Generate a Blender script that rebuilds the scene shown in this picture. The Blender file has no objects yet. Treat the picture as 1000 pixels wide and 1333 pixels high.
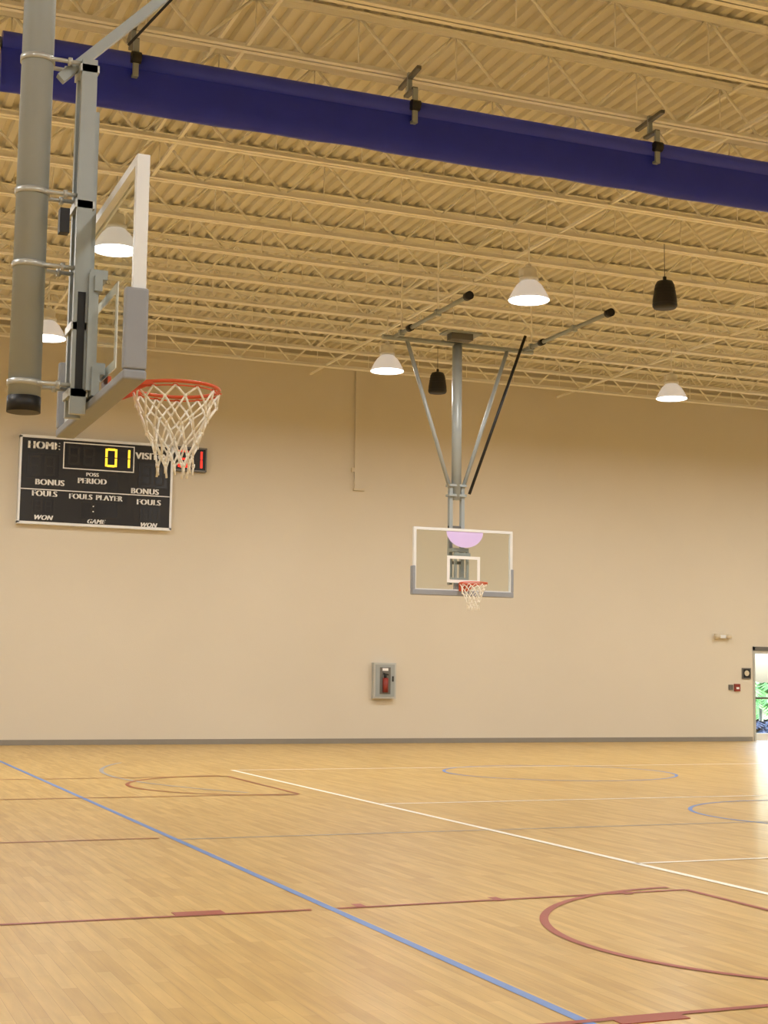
import bpy, bmesh, math, random
from mathutils import Vector, Matrix
random.seed(7)
scene=bpy.context.scene
COL=scene.collection
# ------------------------------------------------------------------ materials
def srgb(r,g,b):
    f=lambda c:(c/255/12.92) if c/255<=0.04045 else ((c/255+0.055)/1.055)**2.4
    return (f(r),f(g),f(b),1)
def mat(name,col,rough=.5,metal=0,spec=.5,noise=.06,nscale=6,emit=None,es=0,bump=0,bscale=200):
    m=bpy.data.materials.new(name);m.use_nodes=True
    nt=m.node_tree;b=nt.nodes['Principled BSDF']
    b.inputs['Roughness'].default_value=rough;b.inputs['Metallic'].default_value=metal
    b.inputs['Specular IOR Level'].default_value=spec
    tc=nt.nodes.new('ShaderNodeTexCoord')
    nz=nt.nodes.new('ShaderNodeTexNoise');nz.inputs['Scale'].default_value=nscale;nz.inputs['Detail'].default_value=4
    nt.links.new(tc.outputs['Object'],nz.inputs['Vector'])
    mx=nt.nodes.new('ShaderNodeMix');mx.data_type='RGBA'
    mx.inputs[6].default_value=[c*(1-noise) for c in col[:3]]+[1]
    mx.inputs[7].default_value=[min(1,c*(1+noise)) for c in col[:3]]+[1]
    nt.links.new(nz.outputs['Fac'],mx.inputs[0]);nt.links.new(mx.outputs[2],b.inputs['Base Color'])
    if emit:
        b.inputs['Emission Color'].default_value=emit;b.inputs['Emission Strength'].default_value=es
        try: m.cycles.emission_sampling='NONE'
        except Exception: pass
    if bump:
        n2=nt.nodes.new('ShaderNodeTexNoise');n2.inputs['Scale'].default_value=bscale
        nt.links.new(tc.outputs['Object'],n2.inputs['Vector'])
        bp=nt.nodes.new('ShaderNodeBump');bp.inputs['Strength'].default_value=bump;bp.inputs['Distance'].default_value=.01
        nt.links.new(n2.outputs['Fac'],bp.inputs['Height']);nt.links.new(bp.outputs[0],b.inputs['Normal'])
    return m
def glassmat(name,tint=(.96,.98,.97,1),gl=.05):
    m=bpy.data.materials.new(name);m.use_nodes=True;nt=m.node_tree;nt.nodes.clear()
    o=nt.nodes.new('ShaderNodeOutputMaterial');t=nt.nodes.new('ShaderNodeBsdfTransparent');t.inputs[0].default_value=tint
    g=nt.nodes.new('ShaderNodeBsdfGlossy');g.inputs['Roughness'].default_value=.03
    ms=nt.nodes.new('ShaderNodeMixShader');ms.inputs[0].default_value=gl
    nt.links.new(t.outputs[0],ms.inputs[1]);nt.links.new(g.outputs[0],ms.inputs[2]);nt.links.new(ms.outputs[0],o.inputs[0])
    return m
def floor_mat():
    m=bpy.data.materials.new('maple_floor');m.use_nodes=True;nt=m.node_tree;b=nt.nodes['Principled BSDF']
    tc=nt.nodes.new('ShaderNodeTexCoord');mp=nt.nodes.new('ShaderNodeMapping')
    mp.inputs['Rotation'].default_value=(0,0,math.radians(90))
    nt.links.new(tc.outputs['Object'],mp.inputs['Vector'])
    br=nt.nodes.new('ShaderNodeTexBrick')
    br.inputs['Scale'].default_value=1;br.inputs['Brick Width'].default_value=.9;br.inputs['Row Height'].default_value=.075
    br.inputs['Mortar Size'].default_value=.0012;br.inputs['Mortar Smooth'].default_value=.5;br.offset=.37
    br.inputs['Color1'].default_value=srgb(208,174,104);br.inputs['Color2'].default_value=srgb(192,156,86);br.inputs['Mortar'].default_value=srgb(165,130,72)
    nt.links.new(mp.outputs[0],br.inputs['Vector'])
    mp2=nt.nodes.new('ShaderNodeMapping');mp2.inputs['Scale'].default_value=(14,1.2,1)
    nt.links.new(tc.outputs['Object'],mp2.inputs['Vector'])
    nz=nt.nodes.new('ShaderNodeTexNoise');nz.inputs['Scale'].default_value=1.5;nz.inputs['Detail'].default_value=6
    nt.links.new(mp2.outputs[0],nz.inputs['Vector'])
    cr=nt.nodes.new('ShaderNodeMapRange');cr.inputs['From Min'].default_value=.3;cr.inputs['From Max'].default_value=.7;cr.inputs['To Min'].default_value=.86;cr.inputs['To Max'].default_value=1.08
    nt.links.new(nz.outputs['Fac'],cr.inputs['Value'])
    vm=nt.nodes.new('ShaderNodeVectorMath');vm.operation='SCALE'
    nt.links.new(br.outputs['Color'],vm.inputs[0]);nt.links.new(cr.outputs[0],vm.inputs['Scale'])
    nt.links.new(vm.outputs[0],b.inputs['Base Color'])
    b.inputs['Roughness'].default_value=.45;b.inputs['Specular IOR Level'].default_value=.3
    b.inputs['Coat Weight'].default_value=.35;b.inputs['Coat Roughness'].default_value=.2;b.inputs['Coat IOR'].default_value=1.4
    return m
M={}
M['floor']=floor_mat()
M['wall']=mat('wall_paint',srgb(218,210,194),.85,spec=.2,noise=.07,nscale=.3,bump=.25,bscale=60)
M['deck']=mat('deck_paint',srgb(222,216,198),.7,noise=.05,nscale=1)
M['joist']=mat('joist_paint',srgb(248,244,232),.6,noise=.03,nscale=3)
M['base']=mat('vinyl_base',srgb(142,136,126),.6)
M['blue']=mat('court_line_blue',srgb(98,135,200),.45,noise=.1,nscale=4)
M['red']=mat('court_line_red',srgb(150,58,36),.45,noise=.1,nscale=4)
M['white']=mat('court_line_white',srgb(252,248,238),.45,noise=.03)
M['faint']=mat('court_line_faint_blue',srgb(155,155,155),.45,noise=.1)
M['fred']=mat('court_line_brown',srgb(150,78,48),.45,noise=.1)
M['steel']=mat('grey_steel',srgb(160,168,170),.4,metal=.15,noise=.05)
M['steel2']=mat('dark_steel',srgb(110,108,104),.45,metal=.3)
M['zinc']=mat('zinc',srgb(195,198,196),.35,metal=.4)
M['black']=mat('black_plastic',srgb(22,22,24),.5)
M['alu']=mat('aluminium_frame',srgb(232,235,238),.35,metal=.1)
M['pad']=mat('grey_padding',srgb(150,155,164),.65)
M['orange']=mat('orange_rim',srgb(210,84,40),.4)
M['net']=mat('net_cord',srgb(248,246,238),.8)
M['wline']=mat('target_white',srgb(244,244,244),.5)
M['navy']=mat('curtain_vinyl',srgb(40,54,196),.45,noise=.15,nscale=3,bump=.4,bscale=9)
M['navy2']=mat('curtain_roll',srgb(60,72,208),.4,noise=.1,nscale=4)
M['glass']=glassmat('backboard_glass')
M['lav']=mat('lavender_reflection',srgb(218,198,255),.2,noise=.03)  # flat colour standing in for a purple reflection on glass
M['sb']=mat('scoreboard_face',srgb(24,22,22),.5)
M['sbbox']=mat('digit_window',srgb(15,13,13),.3)
M['seg']=mat('segment_off',srgb(31,28,26),.5)
M['segy']=mat('segment_yellow',srgb(240,200,60),.5,emit=srgb(250,205,50),es=1.3)
M['segr']=mat('segment_red',srgb(230,50,40),.5,emit=srgb(255,45,30),es=1.3)
M['lens']=mat('lamp_lens',(1,1,1,1),.5,emit=(1,.98,.96,1),es=8)
M['dome']=mat('prismatic_reflector',srgb(232,230,226),.35,emit=(1,.96,.93,1),es=.3)
M['house']=mat('lamp_housing',srgb(238,236,228),.5)
M['redbox']=mat('fire_red',srgb(140,50,42),.4)
M['leaf']=mat('palm_leaf',srgb(58,112,44),.6,noise=.4,nscale=5)
M['leaf2']=mat('dark_leaf',srgb(40,56,84),.6,noise=.3,nscale=5)
M['grass']=mat('grass',srgb(70,105,50),.9,noise=.3,nscale=8)
M['conc']=mat('concrete',srgb(190,186,180),.9)
M['offw']=mat('off_white',srgb(215,204,180),.6)
# ------------------------------------------------------------------ mesh builder
class B:
    def __init__(s): s.bm=bmesh.new(); s.mats=[]
    def mi(s,k):
        if k not in s.mats: s.mats.append(k)
        return s.mats.index(k)
    def faces(s,vs,fs,k,smooth=False):
        v=[s.bm.verts.new(p) for p in vs];i=s.mi(k)
        for f in fs:
            try:
                F=s.bm.faces.new([v[a] for a in f]);F.material_index=i;F.smooth=smooth
            except ValueError: pass
        return v
    def box(s,a,b,k):
        (x0,y0,z0),(x1,y1,z1)=a,b
        s.faces([(x0,y0,z0),(x1,y0,z0),(x1,y1,z0),(x0,y1,z0),(x0,y0,z1),(x1,y0,z1),(x1,y1,z1),(x0,y1,z1)],
          [(0,3,2,1),(4,5,6,7),(0,1,5,4),(1,2,6,5),(2,3,7,6),(3,0,4,7)],k)
    def bar(s,p,q,w,h,k,up=(0,0,1)):
        p=Vector(p);q=Vector(q);d=(q-p).normalized();u=Vector(up)
        if abs(d.dot(u))>.95:u=Vector((0,1,0))
        a=d.cross(u).normalized()*w/2;b=a.cross(d).normalized()*h/2
        vs=[p-a-b,p+a-b,p+a+b,p-a+b,q-a-b,q+a-b,q+a+b,q-a+b]
        s.faces(vs,[(0,3,2,1),(4,5,6,7),(0,1,5,4),(1,2,6,5),(2,3,7,6),(3,0,4,7)],k)
    def cyl(s,p,q,r,k,n=16,r2=None,caps=True):
        p=Vector(p);q=Vector(q);d=(q-p).normalized();u=Vector((0,0,1)) if abs(d.z)<.95 else Vector((0,1,0))
        a=d.cross(u).normalized();b=d.cross(a);r2=r if r2 is None else r2
        vs=[];
        for c,rr in ((p,r),(q,r2)):
            for i in range(n):
                t=2*math.pi*i/n;vs.append(c+(a*math.cos(t)+b*math.sin(t))*rr)
        fs=[(i,(i+1)%n,n+(i+1)%n,n+i) for i in range(n)]
        v=s.faces(vs,fs,k,True)
        if caps:
            i=s.mi(k)
            for ring in (v[:n],v[n:][::-1]):
                F=s.bm.faces.new(ring);F.material_index=i
    def lathe(s,c,prof,k,n=32):
        vs=[];fs=[]
        for r,z in prof:
            for i in range(n):
                t=2*math.pi*i/n;vs.append((c[0]+r*math.cos(t),c[1]+r*math.sin(t),c[2]+z))
        for j in range(len(prof)-1):
            for i in range(n):
                fs.append((j*n+i,j*n+(i+1)%n,(j+1)*n+(i+1)%n,(j+1)*n+i))
        s.faces(vs,fs,k,True)
    def torus(s,c,R,r,k,N=48,n=10):
        vs=[];fs=[]
        for i in range(N):
            t=2*math.pi*i/N
            for j in range(n):
                p=2*math.pi*j/n;rr=R+r*math.cos(p)
                vs.append((c[0]+rr*math.cos(t),c[1]+rr*math.sin(t),c[2]+r*math.sin(p)))
        for i in range(N):
            for j in range(n):
                fs.append((i*n+j,((i+1)%N)*n+j,((i+1)%N)*n+(j+1)%n,i*n+(j+1)%n))
        s.faces(vs,fs,k,True)
    def done(s,name,parent=None,mtx=None,fixn=True):
        if fixn: bmesh.ops.recalc_face_normals(s.bm,faces=s.bm.faces)
        me=bpy.data.meshes.new(name);s.bm.to_mesh(me);s.bm.free()
        for k in s.mats: me.materials.append(M[k])
        o=bpy.data.objects.new(name,me);COL.objects.link(o)
        if parent: o.parent=parent
        if mtx is not None: o.matrix_local=mtx
        return o
def empty(name,loc=(0,0,0)):
    e=bpy.data.objects.new(name,None);e.location=loc;e.empty_display_size=.2;COL.objects.link(e);return e
# ------------------------------------------------------------------ room
X0,X1,Y0,Y1,H=-5.0,31.0,-12.0,30.73,8.95
DX0,DX1,DH=22.44,24.5,2.36
b=B();b.box((X0,Y0,-.2),(X1,Y1,0),'floor');b.done('floor')
b=B()
b.box((X0-.2,Y1,-.2),(DX0,Y1+.2,H+.3),'wall');b.box((DX1,Y1,-.2),(X1+.2,Y1+.2,H+.3),'wall');b.box((DX0,Y1,DH),(DX1,Y1+.2,H+.3),'wall')
b.done('wall_far')
b=B();b.box((X0-.2,Y0-.2,-.2),(X0,Y1,H+.3),'wall');b.done('wall_left')
b=B();b.box((X1,Y0-.2,-.2),(X1+.2,Y1,H+.3),'wall');b.done('wall_right')
b=B();b.box((X0,Y0-.2,-.2),(X1,Y0,H+.3),'wall');b.done('wall_near')
b=B();b.box((X0,Y1-.02,0),(DX0-.05,Y1,.11),'base');b.done('baseboard_far')
# corrugated deck
b=B();P=.2;d=.055;n=int((X1-X0)/P)+1;pts=[]
for i in range(n):
    x=X0+i*P
    pts+=[(x,H-d),(x+.09,H-d),(x+.115,H),(x+.175,H)]
vs=[];fs=[]
for (x,z) in pts: vs+=[(x,Y0,z),(x,Y1,z)]
for i in range(len(pts)-1): fs.append((2*i,2*i+1,2*i+3,2*i+2))
b.faces(vs,fs,'deck');b.box((X0,Y0,H+.05),(X1,Y1,H+.15),'deck');b.done('ceiling',fixn=False)
# joists
ZB,ZT=8.22,8.86
b=B()
for z,s in ((ZB,1),(ZT,-1)):
    for sy in (-1,1):
        b.box((X0,min(sy*.012,sy*.075),z-.006),(X1,max(sy*.012,sy*.075),z+.006),'joist')
        y0,y1=sorted((sy*.012,sy*.02));b.box((X0,y0,min(z,z+s*.065)),(X1,y1,max(z,z+s*.065)),'joist')
x=X0+.3
while x<X1-.7:
    b.cyl((x,0,ZB+.02),(x+.6,0,ZT-.02),.019,'joist',6)
    b.cyl((x+.6,0,ZT-.02),(x+1.2,0,ZB+.02),.019,'joist',6)
    b.cyl((x+.6,0,ZT),(x+.6,0,ZB),.009,'joist',5)
    x+=1.2
j0=b.done('roof_joist');JY=[]
y=29.6;first=True
while y>Y0+1:
    JY.append(y)
    o=j0 if first else bpy.data.objects.new('roof_joist',j0.data)
    if not first: COL.objects.link(o)
    first=False;o.location=(0,y,0);y-=1.5
for x in (4.2,10.5,16.8,23.1):
    b=B();b.bar((x,Y0+.05,ZB+.035),(x,Y1-.1,ZB+.035),.04,.04,'joist');b.bar((x,Y0+.05,ZT-.05),(x,Y1-.1,ZT-.05),.04,.04,'joist');b.done('joist_bridging')
b=B();b.box((X0,Y1-.09,8.66),(X1,Y1,8.7),'joist');b.box((X0,Y1-.03,8.5),(X1,Y1-.0,8.66),'wall');b.done('trim_ledger')
# ------------------------------------------------------------------ court lines
zl=.002
def strip(b,p,q,w,k,z=zl):
    p=Vector(p+(z,));q=Vector(q+(z,));d=(q-p).normalized();a=Vector((-d.y,d.x,0))*w/2
    b.faces([p-a,q-a,q+a,p+a],[(0,1,2,3)],k)
def arc(b,c,r,a0,a1,w,k,z=zl,n=64):
    vs=[];fs=[]
    for i in range(n+1):
        t=math.radians(a0+(a1-a0)*i/n)
        for rr in (r-w/2,r+w/2): vs.append((c[0]+rr*math.cos(t),c[1]+rr*math.sin(t),z))
    for i in range(n): fs.append((2*i,2*i+1,2*i+3,2*i+2))
    b.faces(vs,fs,k)
b=B()
strip(b,(3.32,-8),(3.32,29.3),.06,'blue')
strip(b,(3.35,13.22),(20,13.22),.04,'faint')
arc(b,(11.35,13.75),1.8,0,360,.05,'blue',.0024)
arc(b,(11.5,20.9),1.85,0,360,.05,'blue',.0024)
arc(b,(10.4,21.6),6.0,150,215,.06,'faint',.0024)
b.done('court_lines_blue')
b=B()
strip(b,(6.5,-8),(6.5,22.4),.07,'white',.003)
for y in (22.4,16.2,10.52): strip(b,(6.5,y),(19,y),.055,'white',.003)
b.done('court_lines_white')
b=B()
for cy in (7.46,19.45):
    w=.05;e0,e1=cy-1.66,cy+1.66
    rk='red' if cy<10 else 'fred'
    strip(b,(-1,e1),(3.18,e1-.06),w,rk,.0034);strip(b,(3.36,e1-.06),(6.05,e1),w,rk,.0034)
    strip(b,(-1,e0),(6.05,e0),w,rk,.0034);strip(b,(6.05,e0),(6.05,e1),w,rk,.0034)
    arc(b,(6.05,cy),1.8,92,268,.055,rk,.0036)
    if cy<10:
        b.box((2.3,e1-.03,.0),(2.62,e1+.1,.0036),rk)
        for x in (3.5,4.5,5.5): strip(b,(x,e1),(x+.07,e1+.0),.16,rk,.0038)
        b.box((3.45,e0-.1,.0),(3.8,e0+.03,.0036),rk)
strip(b,(-2,13.35),(3.2,13.35),.05,'fred',.0034)
b.done('court_lines_red')
# ------------------------------------------------------------------ hoops
def hoop(parent,lavender=False,netseed=1,T=.06):
    W,Z0,Z1=.915,2.91,3.98
    b=B()
    ft=.045;D=.06
    b.box((-W,0,Z1-ft),(W,D,Z1),'alu');b.box((-W,0,Z0),(W,D,Z0+ft),'alu')
    b.box((-W,0,Z0+ft),(-W+ft,D,Z1-ft),'alu');b.box((W-ft,0,Z0+ft),(W,D,Z1-ft),'alu')
    b.done('backboard_frame',parent)
    b=B();b.box((-W+ft,.012,Z0+ft),(W-ft,.024,Z1-ft),'glass');b.done('backboard_glass',parent)
    b=B();w=.05;x=.305;z0=3.07;z1=3.52;y0,y1=.006,.011
    b.box((-x,y0,z0),(x,y1,z0+w),'wline');b.box((-x,y0,z1-w),(x,y1,z1),'wline')
    b.box((-x,y0,z0+w),(-x+w,y1,z1-w),'wline');b.box((x-w,y0,z0+w),(x,y1,z1-w),'wline')
    b.done('target_square',parent)
    b=B()
    b.box((-W-.02,-.012,Z0-T),(W+.02,D+.04,Z0+.03),'pad')
    for s in (-1,1):
        x0,x1=sorted((s*(W-.03),s*(W+.02)));b.box((x0,-.012,Z0+.03),(x1,D+.04,Z0+.42),'pad')
    o=b.done('edge_padding',parent);mo=o.modifiers.new('bv','BEVEL');mo.width=.012;mo.segments=3
    R=.2286;cy=-.38
    b=B();b.torus((0,cy,3.05),R,.0095,'orange')
    b.torus((0,cy,3.028),R*.985,.004,'orange',48,6)
    b.box((-.09,-.012,2.93),(.09,0.005,3.07),'orange')
    b.box((-.075,-.17,3.035),(.075,0,3.047),'orange')
    for s in (-1,1):
        b.bar((s*.07,0,3.035),(s*.16,cy+.16,3.045),.02,.025,'orange')
        b.bar((s*.07,-.005,2.95),(s*.14,cy+.18,3.04),.012,.02,'orange')
    for i in range(12):
        t=2*math.pi*(i+.5)/12;p=(R*math.cos(t),cy+R*math.sin(t))
        b.torus((p[0],p[1],3.032),.012,.003,'orange',10,5)
    b.done('rim',parent)
    rnd=random.Random(netseed);b=B();n=12
    lv=[(3.03,R),(2.965,.205),(2.895,.175),(2.825,.145),(2.755,.118),(2.69,.1),(2.64,.095)]
    rings=[]
    for j,(z,r) in enumerate(lv):
        ring=[]
        for i in range(n):
            t=2*math.pi*(i+.5+(.5 if j%2 else 0))/n
            rr=r*(1+rnd.uniform(-.1,.1)*(j>0));ring.append(Vector((rr*math.cos(t),cy+rr*math.sin(t),z+rnd.uniform(-.018,.018)*(j>0))))
        rings.append(ring)
    for j in range(len(lv)-1):
        for i in range(n):
            a=rings[j][i]
            for k in ((i,(i-1)%n) if j%2==0 else (i,(i+1)%n)):
                b.cyl(a,rings[j+1][k],.0056,'net',6)
    for r in rings[1:]:
        for p in r: b.cyl(p+Vector((0,0,-.009)),p+Vector((0,0,.009)),.009,'net',7)
    for p in rings[-1]:
        b.cyl(p,p+Vector((rnd.uniform(-.01,.01),rnd.uniform(-.01,.01),-.05)),.006,'net',6)
    b.done('net',parent)
    b=B()
    for s in (-1,1):
        b.bar((s*.11,.1,2.98),(s*.11,.1,3.6),.04,.05,'steel')
    b.box((-.15,.06,2.95),(.15,.1,3.1),'steel');b.box((-.15,.06,3.5),(.15,.1,3.58),'steel')
    b.done('board_bracket',parent)
    if lavender:  # half-disc painted as a purple reflection near the top of the board
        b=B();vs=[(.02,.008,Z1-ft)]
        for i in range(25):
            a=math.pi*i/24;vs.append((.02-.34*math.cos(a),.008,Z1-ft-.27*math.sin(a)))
        b.faces(vs,[(0,i,i+1) for i in range(1,25)],'lav');b.done('painted_reflection',parent)
sh=empty('side_basketball_hoop',(1.445,7.53,-.04));sh.rotation_euler=(0,0,math.radians(90));hoop(sh,netseed=3,T=.02)
def L(x,y,z): return (y-7.53,1.445-x,z)
def LB(b,a,c,k):
    a=L(*a);c=L(*c);b.box([min(a[i],c[i]) for i in range(3)],[max(a[i],c[i]) for i in range(3)],k)
PX=1.03
b=B()
b.cyl(L(PX,7.53,2.94),L(PX,7.53,8.24),.083,'steel',28)
b.cyl(L(PX,7.53,2.86),L(PX,7.53,2.94),.086,'black',28)
for z in (3.01,3.63,4.02,4.74,5.6): b.cyl(L(PX,7.53,z-.015),L(PX,7.53,z+.015),.09,'zinc',28)
b.done('mast_pole',sh)
b=B()
for dy in (-.07,.07):
    LB(b,(1.25,7.53+dy-.02,2.86),(1.33,7.53+dy+.02,4.76),'steel')
LB(b,(1.27,7.47,3.0),(1.31,7.59,3.6),'black')
LB(b,(1.31,7.5,2.95),(1.36,7.56,4.5),'steel')
for z in (2.95,3.3,3.95,4.69): LB(b,(1.24,7.44,z),(1.34,7.62,z+.04),'zinc')
for z in (3.01,3.63,4.02,4.74):
    for dy in (-.06,.06):
        b.cyl(L(PX+.02,7.53+dy,z),L(1.27,7.53+dy,z),.012,'zinc',8)
        b.cyl(L(1.18,7.53+dy,z),L(1.2,7.53+dy,z),.022,'zinc',6)
LB(b,(1.27,7.437,2.99),(1.31,7.441,3.5),'black')
b.done('height_adjuster_track',sh)
b=B();LB(b,(1.16,7.42,3.8),(1.21,7.48,3.93),'black')
b.bar(L(1.33,7.53,3.6),L(1.42,7.53,3.6),.2,.05,'steel');b.bar(L(1.33,7.53,3.1),L(1.42,7.53,3.1),.22,.06,'steel')
b.done('carriage',sh)
b=B();b.bar(L(1.15,7.53,4.66),L(4.6,7.53,8.2),.05,.05,'steel');b.cyl(L(1.5,7.5,4.9),L(4.0,7.5,8.2),.008,'black',6)
b.done('ceiling_brace',sh)
# far hoop
HX=10.37;HY=22.14
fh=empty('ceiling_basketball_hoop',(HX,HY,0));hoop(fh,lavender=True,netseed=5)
def G(x,y,z): return (x-HX,y-HY,z)
b=B();mx=10.34;my=22.4
b.cyl(G(mx,my,4.5),G(mx,my,7.2),.085,'steel',20)
for dx in (-.11,.11): b.bar(G(mx+dx,my,3.05),G(mx+dx,my,4.75),.06,.08,'steel')
for z in (4.55,4.72): b.box(G(mx-.16,my-.08,z),G(mx+.16,my+.08,z+.04),'steel')
for z in (4.0,3.4): b.box(G(mx-.14,my-.03,z),G(mx+.14,my+.03,z+.05),'steel2')
b.box(G(mx-.15,22.2,3.1),G(mx+.15,22.36,3.16),'steel');b.box(G(mx-.15,22.2,3.6),G(mx+.15,22.36,3.66),'steel')
b.done('mast',fh)
b=B()
b.cyl(G(mx-.09,my,4.6),G(9.4,my,7.18),.034,'steel',12)
b.cyl(G(mx+.09,my,4.6),G(11.3,my,7.18),.034,'steel',12)
b.cyl(G(mx+.2,my-.1,4.6),G(11.5,22.1,7.4),.026,'black',10)
b.done('braces',fh)
b=B()
for x in (9.17,11.62):
    b.cyl(G(x,19.5,7.22),G(x,22.5,7.22),.035,'steel',14)
    b.cyl(G(x,19.42,7.22),G(x,19.54,7.22),.065,'black',14)
    b.cyl(G(x,21.66,7.22),G(x,21.78,7.22),.055,'black',14)
    for y in [v for v in JY if 19.6<v<22.8]:
        b.bar(G(x,y,7.22),G(x,y,8.22),.022,.022,'joist')
        b.box(G(x-.045,y-.03,7.17),G(x+.045,y+.03,7.27),'steel')
b.cyl(G(8.95,22.4,7.2),G(11.8,22.4,7.2),.04,'steel',14)
b.box(G(10.1,22.1,7.22),G(10.5,22.3,7.33),'steel2');b.box(G(10.0,22.05,7.33),G(10.65,22.4,7.36),'steel')
b.done('ceiling_frame',fh)
# ------------------------------------------------------------------ divider curtain
e=empty('divider_curtain',(0,14.5,0))
CX0,CX1=1.62,21
b=B();n=120;prof=[(-.07,7.78),(-.10,7.6),(-.11,7.45),(-.10,7.33),(-.05,7.27),(.02,7.28),(.07,7.36),(.09,7.55),(.07,7.78)]
vs=[];fs=[];m=len(prof)
for i in range(n+1):
    x=CX0+(CX1-CX0)*i/n
    for j,(py,pz) in enumerate(prof):
        sag=.006*math.sin(x*2.1)+.004*math.sin(x*5.3+1)
        amt=1 if 1<j<7 else .2
        vs.append((x,py+.008*math.sin(x*7+j)*amt,pz-sag*amt))
for i in range(n):
    for j in range(m-1): fs.append((i*m+j,(i+1)*m+j,(i+1)*m+j+1,i*m+j+1))
fs.append(tuple(range(m)));fs.append(tuple(n*m+j for j in range(m-1,-1,-1)))
b.faces(vs,fs,'navy',True);b.done('folded_curtain',e)
b=B();b.cyl((CX0,-.03,7.8),(CX1,-.03,7.8),.1,'navy2',20);b.cyl((CX0-.5,0,7.8),(CX0,0,7.8),.05,'steel',12);b.done('roller_tube',e)
b=B()
for x in (2.95,6.08,9.22,12.35,15.5,18.6):
    b.bar((x,-.16,7.6),(x,-.16,8.0),.06,.03,'steel');b.bar((x,-.17,7.62),(x,.02,7.62),.06,.03,'steel')
    b.bar((x,-.17,8.0),(x,.1,8.0),.06,.03,'steel2');b.bar((x,0,8.0),(x,0,8.24),.05,.04,'steel')
    b.cyl((x-.05,-.17,7.8),(x+.05,-.17,7.8),.06,'black',12)
    b.bar((x-.02,-.32,8.18),(x+.02,.32,8.18),.05,.04,'steel2')
b.done('roller_hangers',e)
# ------------------------------------------------------------------ lamps
lm=None
def lamp(x,y,LW):
    e=empty('high_bay_lamp',(x,y,7.18))
    global lm
    if lm is None:
        b=B();b.lathe((0,0,0),[(.31,0),(.315,.015),(.295,.05),(.25,.14),(.195,.23),(.13,.29),(.11,.3)],'dome',32)
        o=b.done('reflector');b=B()
        b.lathe((0,0,0),[(0.001,.5),(.1,.5),(.12,.47),(.12,.36),(.145,.35),(.145,.31),(.11,.29),(.001,.29)],'house',24)
        b.cyl((0,0,.5),(0,0,.56),.04,'house',12);b.cyl((0,0,.56),(0,0,1.05),.012,'house',8)
        b.box((-.15,-.05,.36),(-.11,.05,.48),'house')
        p=b.done('ballast_housing');b=B()
        b.lathe((0,0,.01),[(.001,0),(.28,0),(.305,.012)],'lens',32);q=b.done('lens')
        lm=(o,p,q);objs=lm
    else:
        objs=[]
        for s in lm:
            c=bpy.data.objects.new(s.name.split('.')[0],s.data);COL.objects.link(c);objs.append(c)
    for c in objs:c.parent=e
    ld=bpy.data.lights.new('lamp_light','AREA');ld.shape='DISK';ld.size=.55;ld.energy=LW;ld.color=(1,.972,.93)
    lo=bpy.data.objects.new('lamp_light',ld);COL.objects.link(lo);lo.parent=e;lo.location=(0,0,-.004)
for y,LW in ((24.9,182),(19.2,178),(9.5,122),(3.0,130),(-4.5,160)):
    for x in (-2.4,3.76,10.05,16.3,22.6,28.6): lamp(x,y,LW)
def speaker(x,y,z):
    b=B();b.lathe((0,0,0),[(.001,0),(.17,0),(.19,.03),(.185,.14),(.15,.36),(.12,.42),(.05,.44),(.001,.44)],'black',24)
    b.cyl((0,0,.44),(0,0,8.22-z),.006,'steel2',6);b.box((-.02,-.02,.44),(.02,.02,.5),'black')
    for k in range(6): b.torus((0,0,.06+.05*k),.19-.006*k,.004,'black',24,5)
    o=b.done('pendant_speaker');o.location=(x,y,z)
speaker(12.2,18.8,7.2);speaker(11.95,26.84,7.27)
# ------------------------------------------------------------------ scoreboard
sx,sz=4.16,6.38
sb=empty('scoreboard',(sx,Y1,sz))
b=B();W,Hh=3.2,1.82;yf=-.16
b.box((0,yf,-Hh),(W,0,0),'sb');t=.035
for a,c in (((-.02,yf-.02,-t),(W+.02,0,.02)),((-.02,yf-.02,-Hh-.02),(W+.02,0,-Hh+t)),((-.02,yf-.02,-Hh),(t-.01,0,0)),((W-t+.01,yf-.02,-Hh),(W+.02,0,0))): b.box(a,c,'alu')
b.done('cabinet',sb)
b=B()
def win(x0,z0,x1,z1,outline=None):
    b.box((x0,yf-.006,z0),(x1,yf-.001,z1),'sbbox')
    if outline:
        w=.022
        for a,c in (((x0-w,z1),(x1+w,z1+w)),((x0-w,z0-w),(x1+w,z0)),((x0-w,z0),(x0,z1)),((x1,z0),(x1+w,z1))):
            b.box((a[0],yf-.008,a[1]),(c[0],yf-.001,c[1]),outline)
win(.9,-.62,2.36,-.1,'wline')
for q in ((.16,-.86,.8,-.36),(2.5,-.93,3.1,-.42),(1.85,-1.07,2.05,-.72),(.3,-1.6,.72,-1.3),(1.3,-1.63,1.5,-1.33),(1.58,-1.63,2.05,-1.33),(2.55,-1.66,2.97,-1.36)): win(*q,outline='seg')
b.box((.03,yf-.006,-1.12),(W-.03,yf-.001,-1.10),'wline')
b.done('digit_windows',sb)
SEG={'0':'abcdef','1':'bc','8':'abcdefg','_':''}
def digit(b,ch,x,z,w,h,on,y,off='seg'):
    t=w*.19
    S={'a':((x+t,z+h-t),(x+w-t,z+h)),'d':((x+t,z),(x+w-t,z+t)),'g':((x+t,z+h/2-t/2),(x+w-t,z+h/2+t/2)),
       'f':((x,z+h/2+t*.2),(x+t,z+h-t*.2)),'b':((x+w-t,z+h/2+t*.2),(x+w,z+h-t*.2)),'e':((x,z+t*.2),(x+t,z+h/2-t*.2)),'c':((x+w-t,z+t*.2),(x+w,z+h/2-t*.2))}
    for k,(p,q) in S.items():
        b.box((p[0],y-.004,p[1]),(q[0],y,q[1]),on if k in SEG[ch] else off)
b=B()
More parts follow.
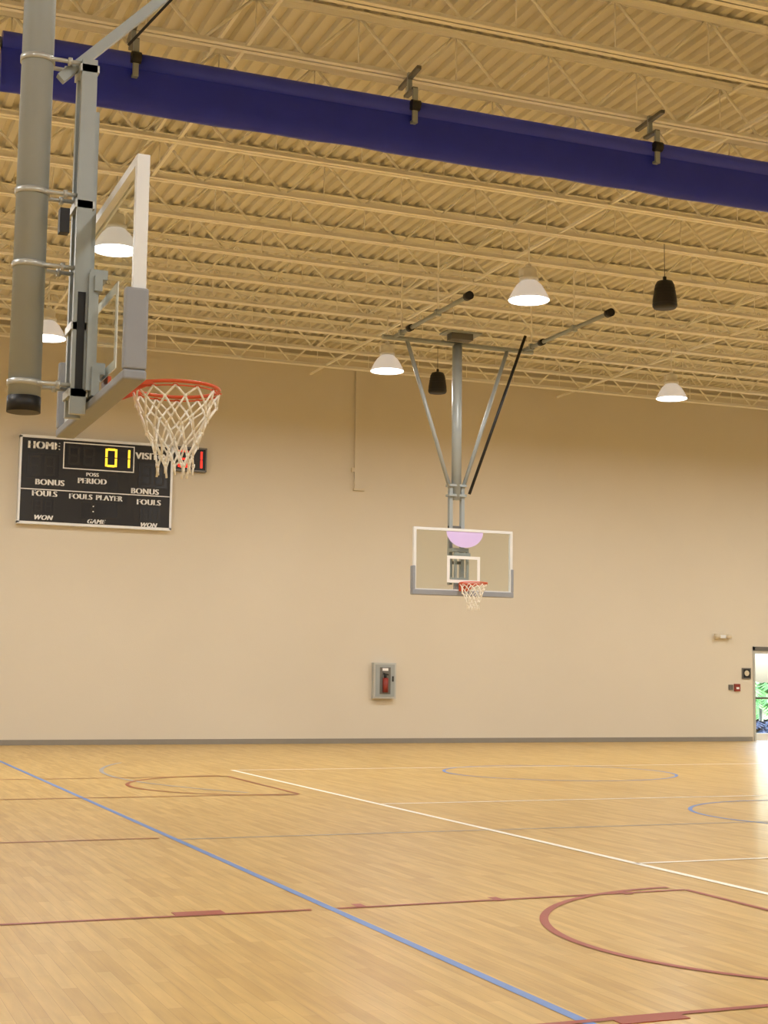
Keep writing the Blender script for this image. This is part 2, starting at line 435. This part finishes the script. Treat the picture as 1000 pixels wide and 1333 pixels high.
digit(b,'_',.98,-.55,.24,.4,'segy',yf-.006);digit(b,'_',1.3,-.55,.24,.4,'segy',yf-.006)
digit(b,'0',1.76,-.55,.25,.4,'segy',yf-.006);digit(b,'1',2.04,-.55,.25,.4,'segy',yf-.006)
for x in (.2,.5): digit(b,'_',x,-.82,.22,.42,'segy',yf-.006)
for x in (2.54,2.82): digit(b,'_',x,-.89,.22,.42,'segy',yf-.006)
for x in (.34,.54): digit(b,'_',x,-1.57,.14,.24,'segy',yf-.006)
for x in (2.6,2.8): digit(b,'_',x,-1.63,.14,.24,'segy',yf-.006)
b.box((1.53,yf-.01,-1.42),(1.555,yf-.005,-1.395),'wline');b.box((1.53,yf-.01,-1.53),(1.555,yf-.005,-1.505),'wline')
b.done('digits',sb)
def text(s,x,z,size,shear=0):
    me=None
    for dx in (-.012,0,.012):
        c=bpy.data.curves.new('tx','FONT');c.body=s;c.size=size;c.align_x='CENTER';c.align_y='CENTER';c.extrude=.002+abs(dx)*.05;c.space_character=1.1;c.shear=shear
        o=bpy.data.objects.new('tx',c);COL.objects.link(o);bpy.context.view_layer.update()
        mm=bpy.data.meshes.new_from_object(o);bpy.data.objects.remove(o)
        mm.transform(Matrix.Translation((dx*size/.2,0,0)))
        bmx=bmesh.new()
        if me: bmx.from_mesh(me)
        bmx.from_mesh(mm);me=bpy.data.meshes.new('tx');bmx.to_mesh(me);bmx.free()
    me.materials.append(M['wline'])
    o=bpy.data.objects.new('lettering_'+s.lower().replace(' ','_'),me);COL.objects.link(o);o.parent=sb;o.location=(x,yf-.006,z);o.rotation_euler=(math.radians(90),0,0)
text('HOME',.47,-.19,.22);text('VISITOR',2.8,-.27,.2);text('BONUS',.62,-.96,.17);text('BONUS',2.63,-1.03,.17)
text('POSS',1.5,-.74,.11);text('PERIOD',1.5,-.88,.165);text('PLAYER',1.87,-1.22,.155);text('FOULS',1.27,-1.22,.155)
text('FOULS',.52,-1.2,.165);text('FOULS',2.72,-1.26,.165);text('WON',.5,-1.7,.14,.3);text('GAME',1.6,-1.73,.13,.3);text('WON',2.72,-1.745,.13,.3)
# shot clock
b=B();b.box((0,-.14,-.5),(.68,0,0),'black')
for a,c in (((-.015,-.16,-.02),(.695,0,.015)),((-.015,-.16,-.515),(.695,0,-.48)),((-.015,-.16,-.5),(.015,0,0)),((.665,-.16,-.5),(.695,0,0))): b.box(a,c,'steel2')
digit(b,'8',.06,-.44,.22,.38,'segr',-.14);digit(b,'1',.36,-.44,.24,.38,'segr',-.14)
o=b.done('shot_clock');o.location=(7.44,Y1,6.37)
# ------------------------------------------------------------------ wall items
b=B();b.box((11.62,Y1-.06,5.72),(11.84,Y1,8.49),'wall');b.box((11.6,Y1-.08,5.68),(11.86,Y1,5.73),'offw');b.box((11.55,Y1-.05,6.1),(11.62,Y1,6.2),'offw');b.done('downpipe_cover')
b=B();x0,x1,z0,z1=12.12,12.66,1.0,1.8;yf2=Y1-.14
b.box((x0,yf2,z0),(x1,Y1,z1),'zinc');b.box((x0+.04,yf2-.012,z0+.04),(x1-.04,yf2,z1-.04),'steel')
b.box((x0+.14,yf2-.018,z0+.1),(x1-.14,yf2-.012,z1-.1),'steel2')
b.cyl((x0+.27,yf2-.03,z0+.14),(x0+.27,yf2-.03,z0+.46),.065,'redbox',14);b.cyl((x0+.27,yf2-.03,z0+.46),(x0+.27,yf2-.03,z0+.52),.03,'black',10)
b.bar((x0+.22,yf2-.03,z0+.56),(x0+.34,yf2-.03,z0+.53),.03,.03,'black');b.box((x1-.1,yf2-.03,z0+.38),(x1-.07,yf2-.012,z0+.5),'black')
b.box((x0+.2,yf2-.022,z1-.18),(x0+.34,yf2-.018,z1-.12),'wline')
b.done('fire_extinguisher_cabinet')
b=B();b.box((21.3,Y1-.06,2.52),(21.7,Y1,2.66),'offw')
for s in (-1,1): b.lathe((21.5+s*.17,Y1-.1,2.59),[(.001,-.06),(.06,-.05),(.08,0),(.06,.05),(.001,.06)],'offw',16)
b.box((21.42,Y1-.1,2.55),(21.58,Y1-.06,2.63),'alu')
b.done('emergency_light')
b=B();b.box((22.1,Y1-.03,1.55),(22.36,Y1,1.82),'steel2');b.box((22.13,Y1-.035,1.58),(22.33,Y1-.03,1.79),'black');b.cyl((22.23,Y1-.04,1.69),(22.23,Y1-.035,1.69),.07,'offw',16);b.done('wall_sign')
b=B();b.box((21.86,Y1-.05,1.24),(22.02,Y1,1.42),'redbox');b.box((21.9,Y1-.06,1.29),(21.98,Y1-.05,1.34),'wline');b.box((21.7,Y1-.03,1.27),(21.82,Y1,1.4),'steel2');b.done('fire_alarm_pull')
# ------------------------------------------------------------------ door
d=empty('door_1',(DX0,Y1,0))
b=B();w=.05
b.box((0,-.03,0),(w,.17,DH),'zinc');b.box((DX1-DX0-w,-.03,0),(DX1-DX0,.17,DH),'zinc');b.box((0,-.03,DH-.1),(DX1-DX0,.17,DH),'steel2')
mid=(DX1-DX0)/2
for a,c in ((w,mid),(mid,DX1-DX0-w)):
    b.box((a,.03,0.005),(a+.03,.08,DH-.1),'alu');b.box((c-.05,.03,.005),(c,.08,DH-.1),'alu');b.box((a,.03,.005),(c,.08,.2),'alu');b.box((a,.03,DH-.18),(c,.08,DH-.1),'alu');b.box((a+.03,0,1.05),(c-.05,.06,1.1),'steel2')
b.done('door_frame',d)
b=B()
for a,c in ((w+.03,mid-.05),(mid+.03,DX1-DX0-w-.05)): b.box((a,.05,.2),(c,.06,DH-.18),'glass')
b.done('door_glass',d)
# outdoors
b=B();b.box((5,Y1+.2,-.25),(60,Y1+2.5,-.03),'conc');b.box((-20,Y1+2.5,-.25),(80,Y1+60,-.05),'grass');b.done('ground_outside')
def palm(x,y,h,k,n=14,L_=1.6,seed=0):
    r=random.Random(seed);b=B();b.cyl((0,0,-.1),(0,0,h),.07,'steel2',10,.05)
    for i in range(n):
        a=2*math.pi*i/n+r.uniform(-.2,.2);el=r.uniform(.2,1.1);pts=[]
        for s in range(9):
            t=s/8;pts.append(Vector((math.cos(a)*L_*t*math.cos(el),math.sin(a)*L_*t*math.cos(el),h+L_*t*math.sin(el)-L_*.7*t*t)))
        for s in range(8):
            b.cyl(pts[s],pts[s+1],.012,k,5)
            dd=(pts[s+1]-pts[s]).normalized();side=dd.cross(Vector((0,0,1))).normalized();ln=.26*L_*math.sin(math.pi*(s+1)/10)
            for sg in (-1,1):
                for q in (0,.5):
                    p0=pts[s].lerp(pts[s+1],q);tip=p0+side*sg*ln+dd*ln*.6+Vector((0,0,-.08*L_))
                    b.faces([p0,p0+dd*.09,tip],[(0,1,2)],k)
    o=b.done('palm_plant',fixn=False);o.location=(x,y,0)
palm(26.7,36.2,1.15,'leaf',seed=1,L_=1.25,n=30);palm(29.7,40.3,1.0,'leaf',seed=2,n=26);palm(25.85,35.0,.1,'leaf2',n=28,L_=1.0,seed=3);palm(27.2,36.8,.1,'leaf2',n=28,L_=1.0,seed=6)
palm(32.8,44.5,.8,'leaf',seed=8,n=26);palm(28.2,38.4,.6,'leaf',seed=12,n=30,L_=1.3)
# ------------------------------------------------------------------ world
w=bpy.data.worlds.new('World');scene.world=w;w.use_nodes=True;nt=w.node_tree;bg=nt.nodes['Background']
sk=nt.nodes.new('ShaderNodeTexSky');sk.sky_type='NISHITA';sk.sun_disc=False;sk.sun_elevation=math.radians(50);sk.sun_rotation=math.radians(150);sk.air_density=1.2;sk.dust_density=5
nt.links.new(sk.outputs[0],bg.inputs[0]);bg.inputs[1].default_value=4.2
su=bpy.data.lights.new('sun','SUN');su.energy=2;so=bpy.data.objects.new('sun',su);COL.objects.link(so);so.rotation_euler=(math.radians(22),0,math.radians(-20));so.location=(40,50,30)
# ------------------------------------------------------------------ camera
yaw,p,r,f=0.3827,0.1122,0.0129,1896.6
F=Vector((math.sin(yaw)*math.cos(p),math.cos(yaw)*math.cos(p),math.sin(p)))
R0=Vector((math.cos(yaw),-math.sin(yaw),0));U0=R0.cross(F)
R=R0*math.cos(r)+U0*math.sin(r);U=U0*math.cos(r)-R0*math.sin(r)
cd=bpy.data.cameras.new('camera');cd.sensor_fit='AUTO';cd.sensor_width=36;cd.lens=f/1333*36;cd.clip_end=500
co=bpy.data.objects.new('camera',cd);COL.objects.link(co)
mtx=Matrix((R,U,-F)).transposed().to_4x4();mtx.translation=Vector((0,0,1.5));co.matrix_world=mtx
scene.camera=co
scene.view_settings.view_transform='Standard'
scene.view_settings.exposure=0
